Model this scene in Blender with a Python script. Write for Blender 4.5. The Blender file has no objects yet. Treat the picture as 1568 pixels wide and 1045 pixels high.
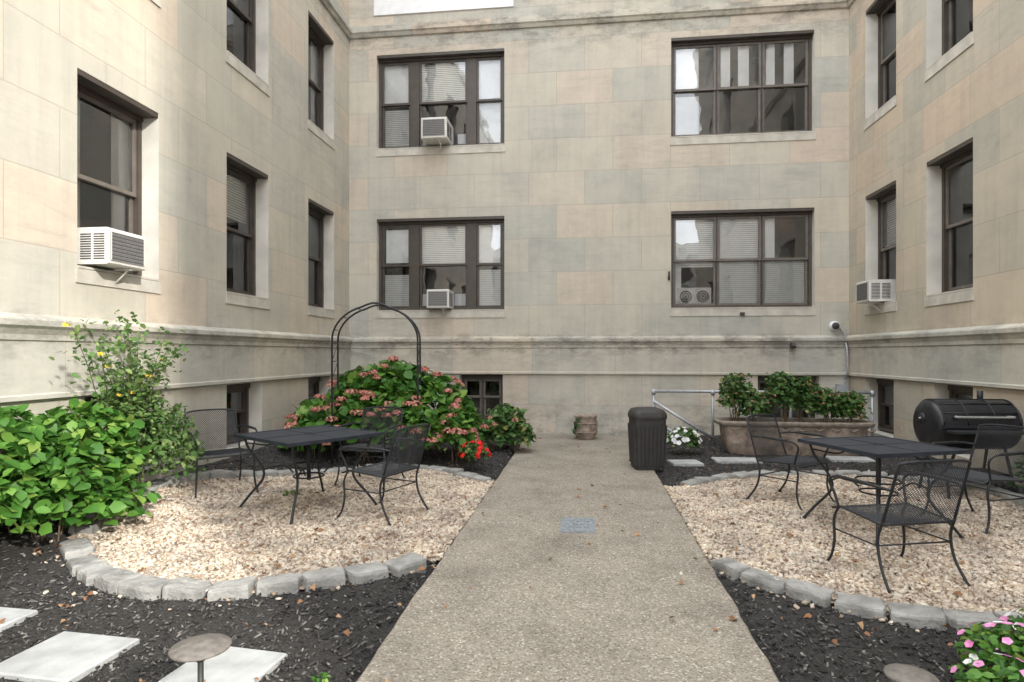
import bpy, math, random
import numpy as np
from mathutils import Vector, Matrix
random.seed(7); R=np.random.RandomState(11)
scene=bpy.context.scene
scene.view_settings.view_transform='Standard'; scene.view_settings.look='None'; scene.view_settings.exposure=0
D=11.2; XL=-4.45; XR=4.55
# ---------------------------------------------------------------- helpers
def link(o,parent=None,M=None):
    scene.collection.objects.link(o)
    if parent: o.parent=parent
    if M is not None: o.matrix_world=M
    return o
class MB:
    def __init__(s): s.v=[];s.f=[];s.m=[];s.s=[]
    def add(s,vs,fs,mi=0,sm=False):
        b=len(s.v); s.v+=[tuple(p) for p in vs]
        for f in fs: s.f.append([b+i for i in f]); s.m.append(mi); s.s.append(sm)
    def box(s,x0,x1,y0,y1,z0,z1,mi=0):
        s.add([(x0,y0,z0),(x1,y0,z0),(x1,y1,z0),(x0,y1,z0),(x0,y0,z1),(x1,y0,z1),(x1,y1,z1),(x0,y1,z1)],
              [(0,3,2,1),(4,5,6,7),(0,1,5,4),(1,2,6,5),(2,3,7,6),(3,0,4,7)],mi)
    def quad(s,a,b,c,d,mi=0): s.add([a,b,c,d],[(0,1,2,3)],mi)
    def tube(s,pts,r,mi=0,n=6,cap=True):
        pts=[Vector(p) for p in pts]; N=len(pts)
        rs=r if isinstance(r,(list,tuple)) else [r]*N
        vs=[];up=None
        for i,p in enumerate(pts):
            t=(pts[min(i+1,N-1)]-pts[max(i-1,0)])
            if t.length<1e-9: t=Vector((0,0,1))
            t.normalize()
            if up is None:
                up=Vector((0,0,1)) if abs(t.z)<.9 else Vector((1,0,0))
            a=up-t*up.dot(t)
            if a.length<1e-4: a=t.orthogonal()
            a.normalize(); up=a; b=t.cross(a)
            for k in range(n):
                q=2*math.pi*k/n; vs.append(p+(a*math.cos(q)+b*math.sin(q))*rs[i])
        fs=[]
        for i in range(N-1):
            for k in range(n):
                k2=(k+1)%n; fs.append((i*n+k,i*n+k2,(i+1)*n+k2,(i+1)*n+k))
        if cap: fs.append(tuple(range(n))[::-1]); fs.append(tuple((N-1)*n+k for k in range(n)))
        s.add(vs,fs,mi,n>4)
    def loft(s,secs,mi=0,n=28,p=2.0,sm=True,caps=True):
        vs=[]
        for cx,cy,hx,hy,z in secs:
            for k in range(n):
                a=2*math.pi*(k+.5)/n; c=math.cos(a); q=math.sin(a)
                vs.append((cx+hx*math.copysign(abs(c)**(2/p),c),cy+hy*math.copysign(abs(q)**(2/p),q),z))
        fs=[]
        for i in range(len(secs)-1):
            for k in range(n):
                k2=(k+1)%n; fs.append((i*n+k,i*n+k2,(i+1)*n+k2,(i+1)*n+k))
        s.add(vs,fs,mi,sm)
        if caps: s.add(vs[:n],[tuple(range(n))[::-1]],mi); s.add(vs[-n:],[tuple(range(n))],mi)
    def mesh(s,name,mats):
        me=bpy.data.meshes.new(name); me.from_pydata(s.v,[],s.f)
        for m in mats: me.materials.append(m)
        me.polygons.foreach_set('material_index',s.m); me.polygons.foreach_set('use_smooth',s.s)
        me.update(); return me
    def obj(s,name,mats,parent=None,M=None):
        return link(bpy.data.objects.new(name,s.mesh(name,mats)),parent,M)
def tm_obj(name,parts,mats,parent=None,M=None):
    V=np.concatenate([p[0] for p in parts]); off=0;F=[];mi=[]
    for v,f,m in parts:
        F.append(f+off); off+=len(v); mi.append(np.full(len(f),m,dtype=np.int32))
    F=np.concatenate(F).astype(np.int32); mi=np.concatenate(mi)
    me=bpy.data.meshes.new(name)
    me.vertices.add(len(V)); me.vertices.foreach_set('co',V.astype(np.float32).ravel())
    me.loops.add(len(F)*3); me.loops.foreach_set('vertex_index',F.ravel())
    me.polygons.add(len(F)); me.polygons.foreach_set('loop_start',np.arange(len(F),dtype=np.int32)*3)
    for m in mats: me.materials.append(m)
    me.polygons.foreach_set('material_index',mi)
    me.update(calc_edges=True); me.validate()
    return link(bpy.data.objects.new(name,me),parent,M)
def mb_part(mb,mi):
    F=[]
    for f in mb.f:
        for k in range(1,len(f)-1): F.append((f[0],f[k],f[k+1]))
    return (np.array([tuple(v) for v in mb.v]),np.array(F),mi)
def inst(tv,tf,pos,rot,scl,mi=0,jit=0):
    N=len(pos);K=len(tv)
    v=np.repeat(tv[None],N,0)
    if jit: v=v+R.uniform(-jit,jit,v.shape)
    v=v*scl[:,None,:]
    v=np.einsum('nij,nkj->nki',rot,v)+pos[:,None,:]
    f=tf[None]+(np.arange(N)*K)[:,None,None]
    return (v.reshape(-1,3),f.reshape(-1,3),mi)
def norm(a): return a/np.maximum(np.linalg.norm(a,axis=-1,keepdims=True),1e-9)
def frames(d,n):
    y=norm(d); x=norm(np.cross(y,n)); z=np.cross(x,y)
    return np.stack([x,y,z],axis=-1)
def rndrot(N,tilt=None):
    if tilt is None: return frames(R.normal(size=(N,3)),R.normal(size=(N,3)))
    a=R.uniform(0,2*math.pi,N); d=np.stack([np.cos(a),np.sin(a),R.normal(0,tilt,N)],-1)
    n=np.stack([R.normal(0,tilt,N),R.normal(0,tilt,N),np.ones(N)],-1)
    return frames(d,n)
CUBEV=np.array([(-1,-1,-1),(1,-1,-1),(1,1,-1),(-1,1,-1),(-1,-1,1),(1,-1,1),(1,1,1),(-1,1,1)],float)*.5
CUBEF=np.array([(0,3,2),(0,2,1),(4,5,6),(4,6,7),(0,1,5),(0,5,4),(1,2,6),(1,6,5),(2,3,7),(2,7,6),(3,0,4),(3,4,7)])
LEAFV=np.array([(0,0,0),(-.30,.30,.07),(-.27,.65,.05),(0,1,-.12),(.27,.65,.05),(.30,.30,.07),(0,.32,0),(0,.68,-.02)],float)
LEAFF=np.array([(0,6,1),(1,6,7),(1,7,2),(2,7,3),(0,5,6),(5,4,7),(5,7,6),(4,3,7)])
def smooth_path(P,n=6):
    P=[Vector(p) for p in P]; out=[]
    for i in range(len(P)-1):
        p0=P[max(i-1,0)];p1=P[i];p2=P[i+1];p3=P[min(i+2,len(P)-1)]
        for k in range(n):
            t=k/n
            out.append(.5*((2*p1)+(p2-p0)*t+(2*p0-5*p1+4*p2-p3)*t*t+(3*p1-p0-3*p2+p3)*t**3))
    out.append(P[-1]); return out
# ---------------------------------------------------------------- materials
def newmat(name):
    m=bpy.data.materials.new(name); m.use_nodes=True; nt=m.node_tree
    return m,nt,nt.nodes['Principled BSDF'],nt.nodes['Material Output']
def N(nt,t,**k):
    n=nt.nodes.new(t)
    for a,b in k.items(): setattr(n,a,b)
    return n
def ramp(nt,stops,interp='LINEAR'):
    r=N(nt,'ShaderNodeValToRGB'); e=r.color_ramp; e.interpolation=interp
    e.elements[0].position=stops[0][0]; e.elements[0].color=(*stops[0][1],1)
    e.elements[1].position=stops[-1][0]; e.elements[1].color=(*stops[-1][1],1)
    for p,c in stops[1:-1]:
        el=e.elements.new(p); el.color=(*c,1)
    return r
def mix(nt,bt='MIX'):
    return N(nt,'ShaderNodeMixRGB',blend_type=bt)
def simple(name,col,rough=.5,metal=0,var=.15,scale=8,bump=0,bscale=60,spec=.5,coords='Object'):
    m,nt,p,o=newmat(name); L=nt.links
    tc=N(nt,'ShaderNodeTexCoord'); no=N(nt,'ShaderNodeTexNoise'); no.inputs['Scale'].default_value=scale; no.inputs['Detail'].default_value=6
    L.new(tc.outputs[coords],no.inputs['Vector'])
    c=np.array(col)
    r=ramp(nt,[(.3,tuple(c*(1-var))),(.7,tuple(np.minimum(c*(1+var),1)))]); L.new(no.outputs['Fac'],r.inputs['Fac'])
    L.new(r.outputs['Color'],p.inputs['Base Color'])
    p.inputs['Roughness'].default_value=rough; p.inputs['Metallic'].default_value=metal; p.inputs['Specular IOR Level'].default_value=spec
    if bump:
        n2=N(nt,'ShaderNodeTexNoise'); n2.inputs['Scale'].default_value=bscale; n2.inputs['Detail'].default_value=5
        L.new(tc.outputs[coords],n2.inputs['Vector']); b=N(nt,'ShaderNodeBump'); b.inputs['Strength'].default_value=bump; b.inputs['Distance'].default_value=.01
        L.new(n2.outputs['Fac'],b.inputs['Height']); L.new(b.outputs['Normal'],p.inputs['Normal'])
    return m
def island(name,stops,rough=.8,transl=0,spec=.3,noise=0):
    m,nt,p,o=newmat(name); L=nt.links
    g=N(nt,'ShaderNodeNewGeometry'); r=ramp(nt,stops); L.new(g.outputs['Random Per Island'],r.inputs['Fac'])
    col=r.outputs['Color']
    if noise:
        tc=N(nt,'ShaderNodeTexCoord'); no=N(nt,'ShaderNodeTexNoise'); no.inputs['Scale'].default_value=noise; L.new(tc.outputs['Object'],no.inputs['Vector'])
        r2=ramp(nt,[(.3,(.72,.72,.72)),(.7,(1.25,1.25,1.2))]); L.new(no.outputs['Fac'],r2.inputs['Fac'])
        mx=mix(nt,'MULTIPLY'); mx.inputs['Fac'].default_value=1; L.new(col,mx.inputs['Color1']); L.new(r2.outputs['Color'],mx.inputs['Color2']); col=mx.outputs['Color']
    L.new(col,p.inputs['Base Color']); p.inputs['Roughness'].default_value=rough; p.inputs['Specular IOR Level'].default_value=spec
    if transl:
        t=N(nt,'ShaderNodeBsdfTranslucent'); L.new(col,t.inputs['Color']); ms=N(nt,'ShaderNodeMixShader'); ms.inputs['Fac'].default_value=transl
        L.new(p.outputs[0],ms.inputs[1]); L.new(t.outputs[0],ms.inputs[2]); L.new(ms.outputs[0],o.inputs['Surface'])
    return m
def ashlar(name,bw=1.02,bh=.61,seed=0.,bright=1.,dirt=1.,joint=1.,tint=(1,1,1)):
    m,nt,p,o=newmat(name); L=nt.links
    tc=N(nt,'ShaderNodeTexCoord'); sx=N(nt,'ShaderNodeSeparateXYZ'); L.new(tc.outputs['Object'],sx.inputs[0])
    cb=N(nt,'ShaderNodeCombineXYZ'); L.new(sx.outputs['X'],cb.inputs['X']); L.new(sx.outputs['Z'],cb.inputs['Y'])
    ad=N(nt,'ShaderNodeVectorMath',operation='ADD'); ad.inputs[1].default_value=(seed+50*bw,.05+bh*20,0); L.new(cb.outputs[0],ad.inputs[0])
    br=N(nt,'ShaderNodeTexBrick'); br.offset=.5; br.inputs['Scale'].default_value=1; br.inputs['Brick Width'].default_value=bw; br.inputs['Row Height'].default_value=bh
    br.inputs['Mortar Size'].default_value=.006; br.inputs['Mortar Smooth'].default_value=.2; br.inputs['Color1'].default_value=(0,0,0,1); br.inputs['Color2'].default_value=(1,1,1,1); br.inputs['Mortar'].default_value=(.5,.5,.5,1)
    L.new(ad.outputs[0],br.inputs['Vector'])
    B=bright; T=tint
    C=lambda r,g,b:(r*B*T[0],g*B*T[1],b*B*T[2])
    r=ramp(nt,[(0,C(.510,.478,.412)),(.16,C(.462,.450,.398)),(.32,C(.530,.492,.420)),(.46,C(.550,.482,.402)),(.6,C(.495,.468,.41)),(.74,C(.442,.438,.398)),(.88,C(.52,.488,.42)),(1,C(.560,.480,.40))])
    L.new(br.outputs['Color'],r.inputs['Fac'])
    mp=N(nt,'ShaderNodeMapping'); mp.inputs['Rotation'].default_value=(0,math.radians(38),0); mp.inputs['Scale'].default_value=(1.0,1,6); L.new(tc.outputs['Object'],mp.inputs[0])
    n1=N(nt,'ShaderNodeTexNoise'); n1.inputs['Scale'].default_value=1.5; n1.inputs['Detail'].default_value=9; n1.inputs['Roughness'].default_value=.7; n1.inputs['Distortion'].default_value=1.0; L.new(mp.outputs[0],n1.inputs['Vector'])
    r1=ramp(nt,[(.30,(.80,.82,.82)),(.45,(.97,.97,.97)),(.55,(1,1,1)),(.74,(1.10,1.09,1.07))]); L.new(n1.outputs['Fac'],r1.inputs['Fac'])
    m1=mix(nt,'MULTIPLY'); L.new(br.outputs['Color'],m1.inputs['Fac']); L.new(r.outputs['Color'],m1.inputs['Color1']); L.new(r1.outputs['Color'],m1.inputs['Color2'])
    n2=N(nt,'ShaderNodeTexNoise'); n2.inputs['Scale'].default_value=.8; n2.inputs['Detail'].default_value=10; n2.inputs['Roughness'].default_value=.74; L.new(tc.outputs['Object'],n2.inputs['Vector'])
    r2=ramp(nt,[(.34,(.81,.82,.84)),(.50,(.97,.97,.97)),(.64,(1.07,1.06,1.04))]); L.new(n2.outputs['Fac'],r2.inputs['Fac'])
    m2=mix(nt,'MULTIPLY'); m2.inputs['Fac'].default_value=1; L.new(m1.outputs[0],m2.inputs['Color1']); L.new(r2.outputs['Color'],m2.inputs['Color2'])
    mps=N(nt,'ShaderNodeMapping'); mps.inputs['Scale'].default_value=(5,5,.35); L.new(tc.outputs['Object'],mps.inputs[0])
    ns=N(nt,'ShaderNodeTexNoise'); ns.inputs['Scale'].default_value=1.6; ns.inputs['Detail'].default_value=7; ns.inputs['Roughness'].default_value=.6; L.new(mps.outputs[0],ns.inputs['Vector'])
    rs=ramp(nt,[(.30,(.84,.84,.85)),(.50,(1,1,1)),(.72,(1.05,1.05,1.03))]); L.new(ns.outputs['Fac'],rs.inputs['Fac'])
    m2b=mix(nt,'MULTIPLY'); m2b.inputs['Fac'].default_value=.55; L.new(m2.outputs[0],m2b.inputs['Color1']); L.new(rs.outputs['Color'],m2b.inputs['Color2'])
    m3=mix(nt); m3.inputs['Color2'].default_value=(*C(.33,.31,.275),1); mu=N(nt,'ShaderNodeMath',operation='MULTIPLY'); mu.inputs[1].default_value=.62*joint; L.new(br.outputs['Fac'],mu.inputs[0]); L.new(mu.outputs[0],m3.inputs['Fac']); L.new(m2b.outputs[0],m3.inputs['Color1'])
    mp3=N(nt,'ShaderNodeMapping'); mp3.inputs['Scale'].default_value=(1.5,1.5,3.0); L.new(tc.outputs['Object'],mp3.inputs[0])
    n3=N(nt,'ShaderNodeTexNoise'); n3.inputs['Scale'].default_value=1.1; n3.inputs['Detail'].default_value=10; n3.inputs['Roughness'].default_value=.78; L.new(mp3.outputs[0],n3.inputs['Vector'])
    r3=ramp(nt,[(.46,(0,0,0)),(.59,(1,1,1))]); L.new(n3.outputs['Fac'],r3.inputs['Fac'])
    zz=N(nt,'ShaderNodeMath',operation='DIVIDE'); zz.inputs[1].default_value=12; L.new(sx.outputs['Z'],zz.inputs[0])
    g=lambda v:(v,v,v)
    rz=ramp(nt,[(0,g(1)),(.025,g(.7)),(.06,g(.25)),(1.2/12,g(.16)),(1.45/12,g(.5)),(1.60/12,g(1)),(1.79/12,g(1)),(1.9/12,g(.18)),(2.4/12,g(.03)),(6.9/12,g(.03)),(7.35/12,g(.75)),(7.52/12,g(1)),(7.68/12,g(.9)),(7.75/12,g(.4)),(9/12,g(.3))]); L.new(zz.outputs[0],rz.inputs['Fac'])
    mm=N(nt,'ShaderNodeMath',operation='MULTIPLY'); L.new(r3.outputs['Color'],mm.inputs[0]); L.new(rz.outputs['Color'],mm.inputs[1])
    mm2=N(nt,'ShaderNodeMath',operation='MULTIPLY'); mm2.inputs[1].default_value=.70*dirt; L.new(mm.outputs[0],mm2.inputs[0])
    m4=mix(nt); m4.inputs['Color2'].default_value=(.14,.134,.122,1); L.new(mm2.outputs[0],m4.inputs['Fac']); L.new(m3.outputs[0],m4.inputs['Color1'])
    L.new(m4.outputs[0],p.inputs['Base Color']); p.inputs['Roughness'].default_value=.8; p.inputs['Specular IOR Level'].default_value=.25
    nb=N(nt,'ShaderNodeTexNoise'); nb.inputs['Scale'].default_value=45; nb.inputs['Detail'].default_value=6; L.new(tc.outputs['Object'],nb.inputs['Vector'])
    sb=N(nt,'ShaderNodeMath',operation='SUBTRACT'); L.new(nb.outputs['Fac'],sb.inputs[0]); L.new(br.outputs['Fac'],sb.inputs[1])
    b=N(nt,'ShaderNodeBump'); b.inputs['Strength'].default_value=.4; b.inputs['Distance'].default_value=.005; L.new(sb.outputs[0],b.inputs['Height']); L.new(b.outputs['Normal'],p.inputs['Normal'])
    return m
M_ash=ashlar('limestone_ashlar',bright=1.03); M_ashL=ashlar('limestone_ashlar_l',seed=.37,bright=1.03,dirt=.6,tint=(1.01,1,.98)); M_ashR=ashlar('limestone_ashlar_r',seed=.71,bright=.96,dirt=.7,tint=(1.02,.97,.91))
M_trim=ashlar('limestone_trim',bw=1.5,bh=5,seed=.2,bright=1.02)
M_trimS=ashlar('limestone_trim_side',bw=1.5,bh=5,seed=.5,bright=1.02,dirt=.7)
M_sill=simple('stone_sill',(.50,.475,.42),.8,var=.18,scale=5,bump=.3)
M_reveal=simple('stone_reveal',(.58,.56,.51),.8,var=.14,scale=3,bump=.2)
M_frame=simple('window_frame_brown',(.060,.048,.040),.45,var=.2)
M_sash=simple('sash_grey_brown',(.14,.122,.105),.45,var=.2)
M_white=simple('white_paint',(.74,.75,.77),.5,var=.06)
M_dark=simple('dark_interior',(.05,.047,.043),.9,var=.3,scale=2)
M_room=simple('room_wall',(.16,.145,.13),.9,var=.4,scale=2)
M_curt=simple('curtain_white',(.84,.84,.84),.9,var=.06,scale=6)
M_blind=simple('blind_white',(.78,.78,.76),.7,var=.06)
M_acw=simple('ac_white_plastic',(.64,.63,.60),.45,var=.08,scale=20)
M_acd=simple('ac_dark_slots',(.05,.05,.05),.7)
M_acg=simple('ac_grille_grey',(.26,.26,.26),.5,metal=.2,var=.3,scale=90)
M_iron=simple('black_iron',(.018,.020,.024),.5,var=.3,scale=30,spec=.4)
M_tabl=simple('table_top_dark',(.024,.030,.042),.5,var=.35,scale=10,spec=.35,bump=.15,bscale=120)
M_galv=simple('galvanised_steel',(.40,.42,.45),.45,metal=.35,var=.15,scale=20)
M_bin=simple('bin_plastic',(.036,.034,.034),.6,var=.2,scale=10,spec=.35)
M_step=simple('stepping_concrete',(.36,.37,.37),.88,var=.2,scale=7,bump=.5,bscale=150)
M_plate=simple('metal_plate',(.24,.27,.295),.5,metal=.2,var=.4,scale=40,bump=.6,bscale=70)
M_plant=simple('faux_stone_planter',(.27,.215,.175),.85,var=.5,scale=9,bump=1,bscale=22)
M_rim=simple('planter_rim',(.22,.185,.15),.8,var=.35,scale=12,bump=.5,bscale=40)
M_soil=simple('soil',(.03,.024,.02),.95,bump=.8)
M_grill=simple('grill_enamel',(.012,.013,.016),.36,var=.3,scale=12,spec=.4)
M_lamp=simple('bronze_lamp',(.15,.135,.12),.6,metal=.1,var=.3,scale=35,bump=.2)
M_green_post=simple('lamp_stake',(.03,.035,.032),.5)
M_edge=simple('edging_stone',(.27,.268,.255),.9,var=.38,scale=6,bump=1,bscale=40)
def glassmat(name,tint,refl):
    m,nt,p,o=newmat(name); nt.nodes.remove(p); L=nt.links
    t=N(nt,'ShaderNodeBsdfTransparent'); t.inputs['Color'].default_value=(*tint,1)
    g=N(nt,'ShaderNodeBsdfGlossy'); g.inputs['Roughness'].default_value=.015; g.inputs['Color'].default_value=(.95,.97,1,1)
    tc=N(nt,'ShaderNodeTexCoord'); no=N(nt,'ShaderNodeTexNoise'); no.inputs['Scale'].default_value=1.7; L.new(tc.outputs['Object'],no.inputs['Vector'])
    b=N(nt,'ShaderNodeBump'); b.inputs['Strength'].default_value=.25; b.inputs['Distance'].default_value=.02; L.new(no.outputs['Fac'],b.inputs['Height']); L.new(b.outputs['Normal'],g.inputs['Normal'])
    f=N(nt,'ShaderNodeFresnel'); f.inputs['IOR'].default_value=1.5
    a=N(nt,'ShaderNodeMath',operation='ADD'); a.inputs[1].default_value=refl; a.use_clamp=True; L.new(f.outputs[0],a.inputs[0])
    ms=N(nt,'ShaderNodeMixShader'); L.new(a.outputs[0],ms.inputs[0]); L.new(t.outputs[0],ms.inputs[1]); L.new(g.outputs[0],ms.inputs[2]); L.new(ms.outputs[0],o.inputs['Surface'])
    return m
M_glass=glassmat('window_glass',(.96,.97,.97),.10)
M_screen=glassmat('screened_glass',(.80,.81,.81),.06)
WM=[M_frame,M_sash,M_glass,M_screen,M_curt,M_blind,M_dark,M_room,M_white]
def mulchmat():
    m,nt,p,o=newmat('mulch'); L=nt.links
    tc=N(nt,'ShaderNodeTexCoord'); n=N(nt,'ShaderNodeTexNoise'); n.inputs['Scale'].default_value=55; n.inputs['Detail'].default_value=8; n.inputs['Roughness'].default_value=.8; L.new(tc.outputs['Object'],n.inputs['Vector'])
    r=ramp(nt,[(.3,(.022,.021,.021)),(.55,(.06,.057,.055)),(.75,(.15,.145,.135))]); L.new(n.outputs['Fac'],r.inputs['Fac'])
    sx=N(nt,'ShaderNodeSeparateXYZ'); L.new(tc.outputs['Object'],sx.inputs[0]); lt=N(nt,'ShaderNodeMath',operation='LESS_THAN'); lt.inputs[1].default_value=-6; L.new(sx.outputs['Y'],lt.inputs[0])
    mx=mix(nt); mx.inputs['Color2'].default_value=(.22,.21,.19,1); L.new(lt.outputs[0],mx.inputs['Fac']); L.new(r.outputs['Color'],mx.inputs['Color1'])
    L.new(mx.outputs[0],p.inputs['Base Color']); p.inputs['Roughness'].default_value=.95; p.inputs['Specular IOR Level'].default_value=.2
    b=N(nt,'ShaderNodeBump'); b.inputs['Strength'].default_value=1; b.inputs['Distance'].default_value=.02; L.new(n.outputs['Fac'],b.inputs['Height']); L.new(b.outputs['Normal'],p.inputs['Normal'])
    return m
def pathmat():
    m,nt,p,o=newmat('aggregate_concrete'); L=nt.links
    tc=N(nt,'ShaderNodeTexCoord')
    v=N(nt,'ShaderNodeTexVoronoi'); v.inputs['Scale'].default_value=105; L.new(tc.outputs['Object'],v.inputs['Vector'])
    s=N(nt,'ShaderNodeSeparateColor'); L.new(v.outputs['Color'],s.inputs[0])
    r=ramp(nt,[(0,(.15,.13,.105)),(.2,(.235,.208,.172)),(.6,(.275,.248,.208)),(.9,(.325,.298,.255)),(1,(.50,.465,.41))]); L.new(s.outputs[0],r.inputs['Fac'])
    n=N(nt,'ShaderNodeTexNoise'); n.inputs['Scale'].default_value=1.8; n.inputs['Detail'].default_value=9; n.inputs['Roughness'].default_value=.68; L.new(tc.outputs['Object'],n.inputs['Vector'])
    r2=ramp(nt,[(.3,(.70,.69,.68)),(.5,(.98,.98,.97)),(.7,(1.17,1.16,1.14))]); L.new(n.outputs['Fac'],r2.inputs['Fac'])
    mx=mix(nt,'MULTIPLY'); mx.inputs['Fac'].default_value=1; L.new(r.outputs[0],mx.inputs['Color1']); L.new(r2.outputs[0],mx.inputs['Color2'])
    n3=N(nt,'ShaderNodeTexNoise'); n3.inputs['Scale'].default_value=260; L.new(tc.outputs['Object'],n3.inputs['Vector'])
    r3=ramp(nt,[(.28,(.55,.55,.55)),(.42,(1,1,1))]); L.new(n3.outputs['Fac'],r3.inputs['Fac'])
    mx2=mix(nt,'MULTIPLY'); mx2.inputs['Fac'].default_value=.8; L.new(mx.outputs[0],mx2.inputs['Color1']); L.new(r3.outputs[0],mx2.inputs['Color2'])
    L.new(mx2.outputs[0],p.inputs['Base Color']); p.inputs['Roughness'].default_value=.88; p.inputs['Specular IOR Level'].default_value=.25
    b=N(nt,'ShaderNodeBump'); b.inputs['Strength'].default_value=.5; b.inputs['Distance'].default_value=.003; L.new(v.outputs['Distance'],b.inputs['Height']); L.new(b.outputs['Normal'],p.inputs['Normal'])
    return m
M_mulch=mulchmat(); M_path=pathmat()
M_chip=island('mulch_chips',[(0,(.020,.019,.019)),(.5,(.055,.052,.05)),(.85,(.11,.105,.10)),(1,(.24,.23,.21))],.95)
M_gravel=island('gravel_stones',[(0,(.22,.16,.12)),(.15,(.40,.31,.235)),(.4,(.52,.44,.36)),(.72,(.61,.55,.475)),(.9,(.45,.36,.29)),(1,(.27,.24,.215))],.8,noise=3)
M_gbase=simple('gravel_bed',(.33,.265,.21),.9,var=.35,scale=60,bump=1,bscale=80)
M_litter=island('dry_leaves',[(0,(.18,.08,.04)),(.5,(.30,.16,.08)),(1,(.42,.28,.16))],.8,transl=.15)
M_leafA=island('leaf_bright',[(0,(.035,.11,.018)),(.4,(.07,.19,.03)),(.8,(.12,.27,.045)),(1,(.23,.34,.07))],.42,transl=.3)
M_leafB=island('leaf_mid',[(0,(.035,.085,.022)),(.5,(.07,.155,.04)),(.85,(.12,.22,.06)),(1,(.28,.25,.10))],.45,transl=.25)
M_leafC=island('leaf_rose',[(0,(.06,.14,.035)),(.6,(.13,.23,.07)),(1,(.26,.34,.12))],.5,transl=.35)
M_leafD=island('leaf_dark',[(0,(.02,.055,.02)),(.6,(.05,.11,.04)),(1,(.10,.18,.06))],.45,transl=.2)
M_coral=island('petal_coral',[(0,(.36,.12,.10)),(.5,(.56,.22,.18)),(.85,(.64,.36,.30)),(1,(.42,.24,.12))],.7,transl=.2)
M_red=island('petal_red',[(0,(.50,.008,.012)),(1,(.80,.03,.02))],.6,transl=.2)
M_whitep=island('petal_white',[(0,(.72,.72,.72)),(1,(.85,.85,.85))],.6,transl=.2)
M_pink=island('petal_pink',[(0,(.70,.20,.46)),(1,(.80,.42,.66))],.6,transl=.2)
M_yel=island('petal_yellow',[(0,(.70,.42,.03)),(1,(.80,.62,.10))],.6,transl=.2)
M_stem=simple('stem',(.09,.10,.04),.7)
M_wood=simple('woody_stem',(.13,.09,.055),.85)
# ---------------------------------------------------------------- building
bld=bpy.data.objects.new('apartment_building',None); link(bld)
MXB=Matrix.Translation((0,D,0))
MXL=Matrix.Translation((XL,0,0))@Matrix.Rotation(math.radians(90),4,'Z')
MXR=Matrix.Translation((XR,0,0))@Matrix.Rotation(math.radians(-90),4,'Z')
RV=.29
def wall(name,x0,x1,z1,holes,mat,M,m0,m1,trim,thick=1.0,zb=-.3):
    xs=sorted(set([x0,x1]+[h[0] for h in holes]+[h[1] for h in holes])); zs=sorted(set([zb,z1]+[h[2] for h in holes]+[h[3] for h in holes]))
    mb=MB()
    for i in range(len(xs)-1):
        for j in range(len(zs)-1):
            cx=(xs[i]+xs[i+1])/2; cz=(zs[j]+zs[j+1])/2
            if any(h[0]<cx<h[1] and h[2]<cz<h[3] for h in holes): continue
            mb.quad((xs[i],0,zs[j]),(xs[i+1],0,zs[j]),(xs[i+1],0,zs[j+1]),(xs[i],0,zs[j+1]),0)
    for a,b,c,d in holes:
        mb.quad((a,0,c),(a,0,d),(a,RV,d),(a,RV,c),1); mb.quad((b,0,c),(b,RV,c),(b,RV,d),(b,0,d),1)
        mb.quad((a,0,d),(b,0,d),(b,RV,d),(a,RV,d),1); mb.quad((a,0,c),(a,RV,c),(b,RV,c),(b,0,c),1)
    mb.box(x0-.02,x1+.02,-.06,thick,z1+.002,z1+.22,1)
    for xe in (x0,x1):
        mb.quad((xe,0,zb),(xe,thick,zb),(xe,thick,z1),(xe,0,z1),0)
    for prof in ([(0,1.82),(-.085,1.785),(-.095,1.77),(-.095,1.725),(-.07,1.70),(-.05,1.655),(-.05,1.61),(-.035,1.60),(-.035,1.175),(-.05,1.165),(-.05,1.13),(0,1.115)],
                 [(0,7.70),(-.05,7.69),(-.05,7.64),(-.085,7.62),(-.085,7.565),(-.06,7.545),(-.035,7.49),(0,7.48)]):
        vs=[];K=len(prof)
        for e,(xe,mm) in enumerate(((x0,m0),(x1,m1))):
            for y,z in prof: vs.append((xe+(mm*-y if e==0 else -mm*-y),y,z))
        mb.add(vs,[(k,K+k,K+k+1,k+1) for k in range(K-1)],2)
        mb.add(vs[:K],[tuple(range(K))],2); mb.add(vs[K:],[tuple(range(K))[::-1]],2)
    for a,b,c,d in holes:
        if c>1.5:
            e=.02
            mb.box(a-e,b+e,-.014,-.001,c-.13,c-.004,3)
            mb.box(a+.002,b-.002,-.014,RV-.03,c+.001,c+.022,3)
            mb.box(a+.002,b-.002,.004,.16,d-.05,d-.002,4)
    return mb.obj(name,[mat,M_reveal,trim,M_sill,M_frame],bld,M)
def sash(mb,a,b,c,d,y,ms,mg,w=.04):
    mb.box(a,b,y,y+.035,c,c+w,ms); mb.box(a,b,y,y+.035,d-w,d,ms)
    mb.box(a,a+w,y,y+.035,c+w+.0005,d-w-.0005,ms); mb.box(b-w,b,y,y+.035,c+w+.0005,d-w-.0005,ms)
    mb.quad((a+w,y+.018,c+w),(b-w,y+.018,c+w),(b-w,y+.018,d-w),(a+w,y+.018,d-w),mg)
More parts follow.
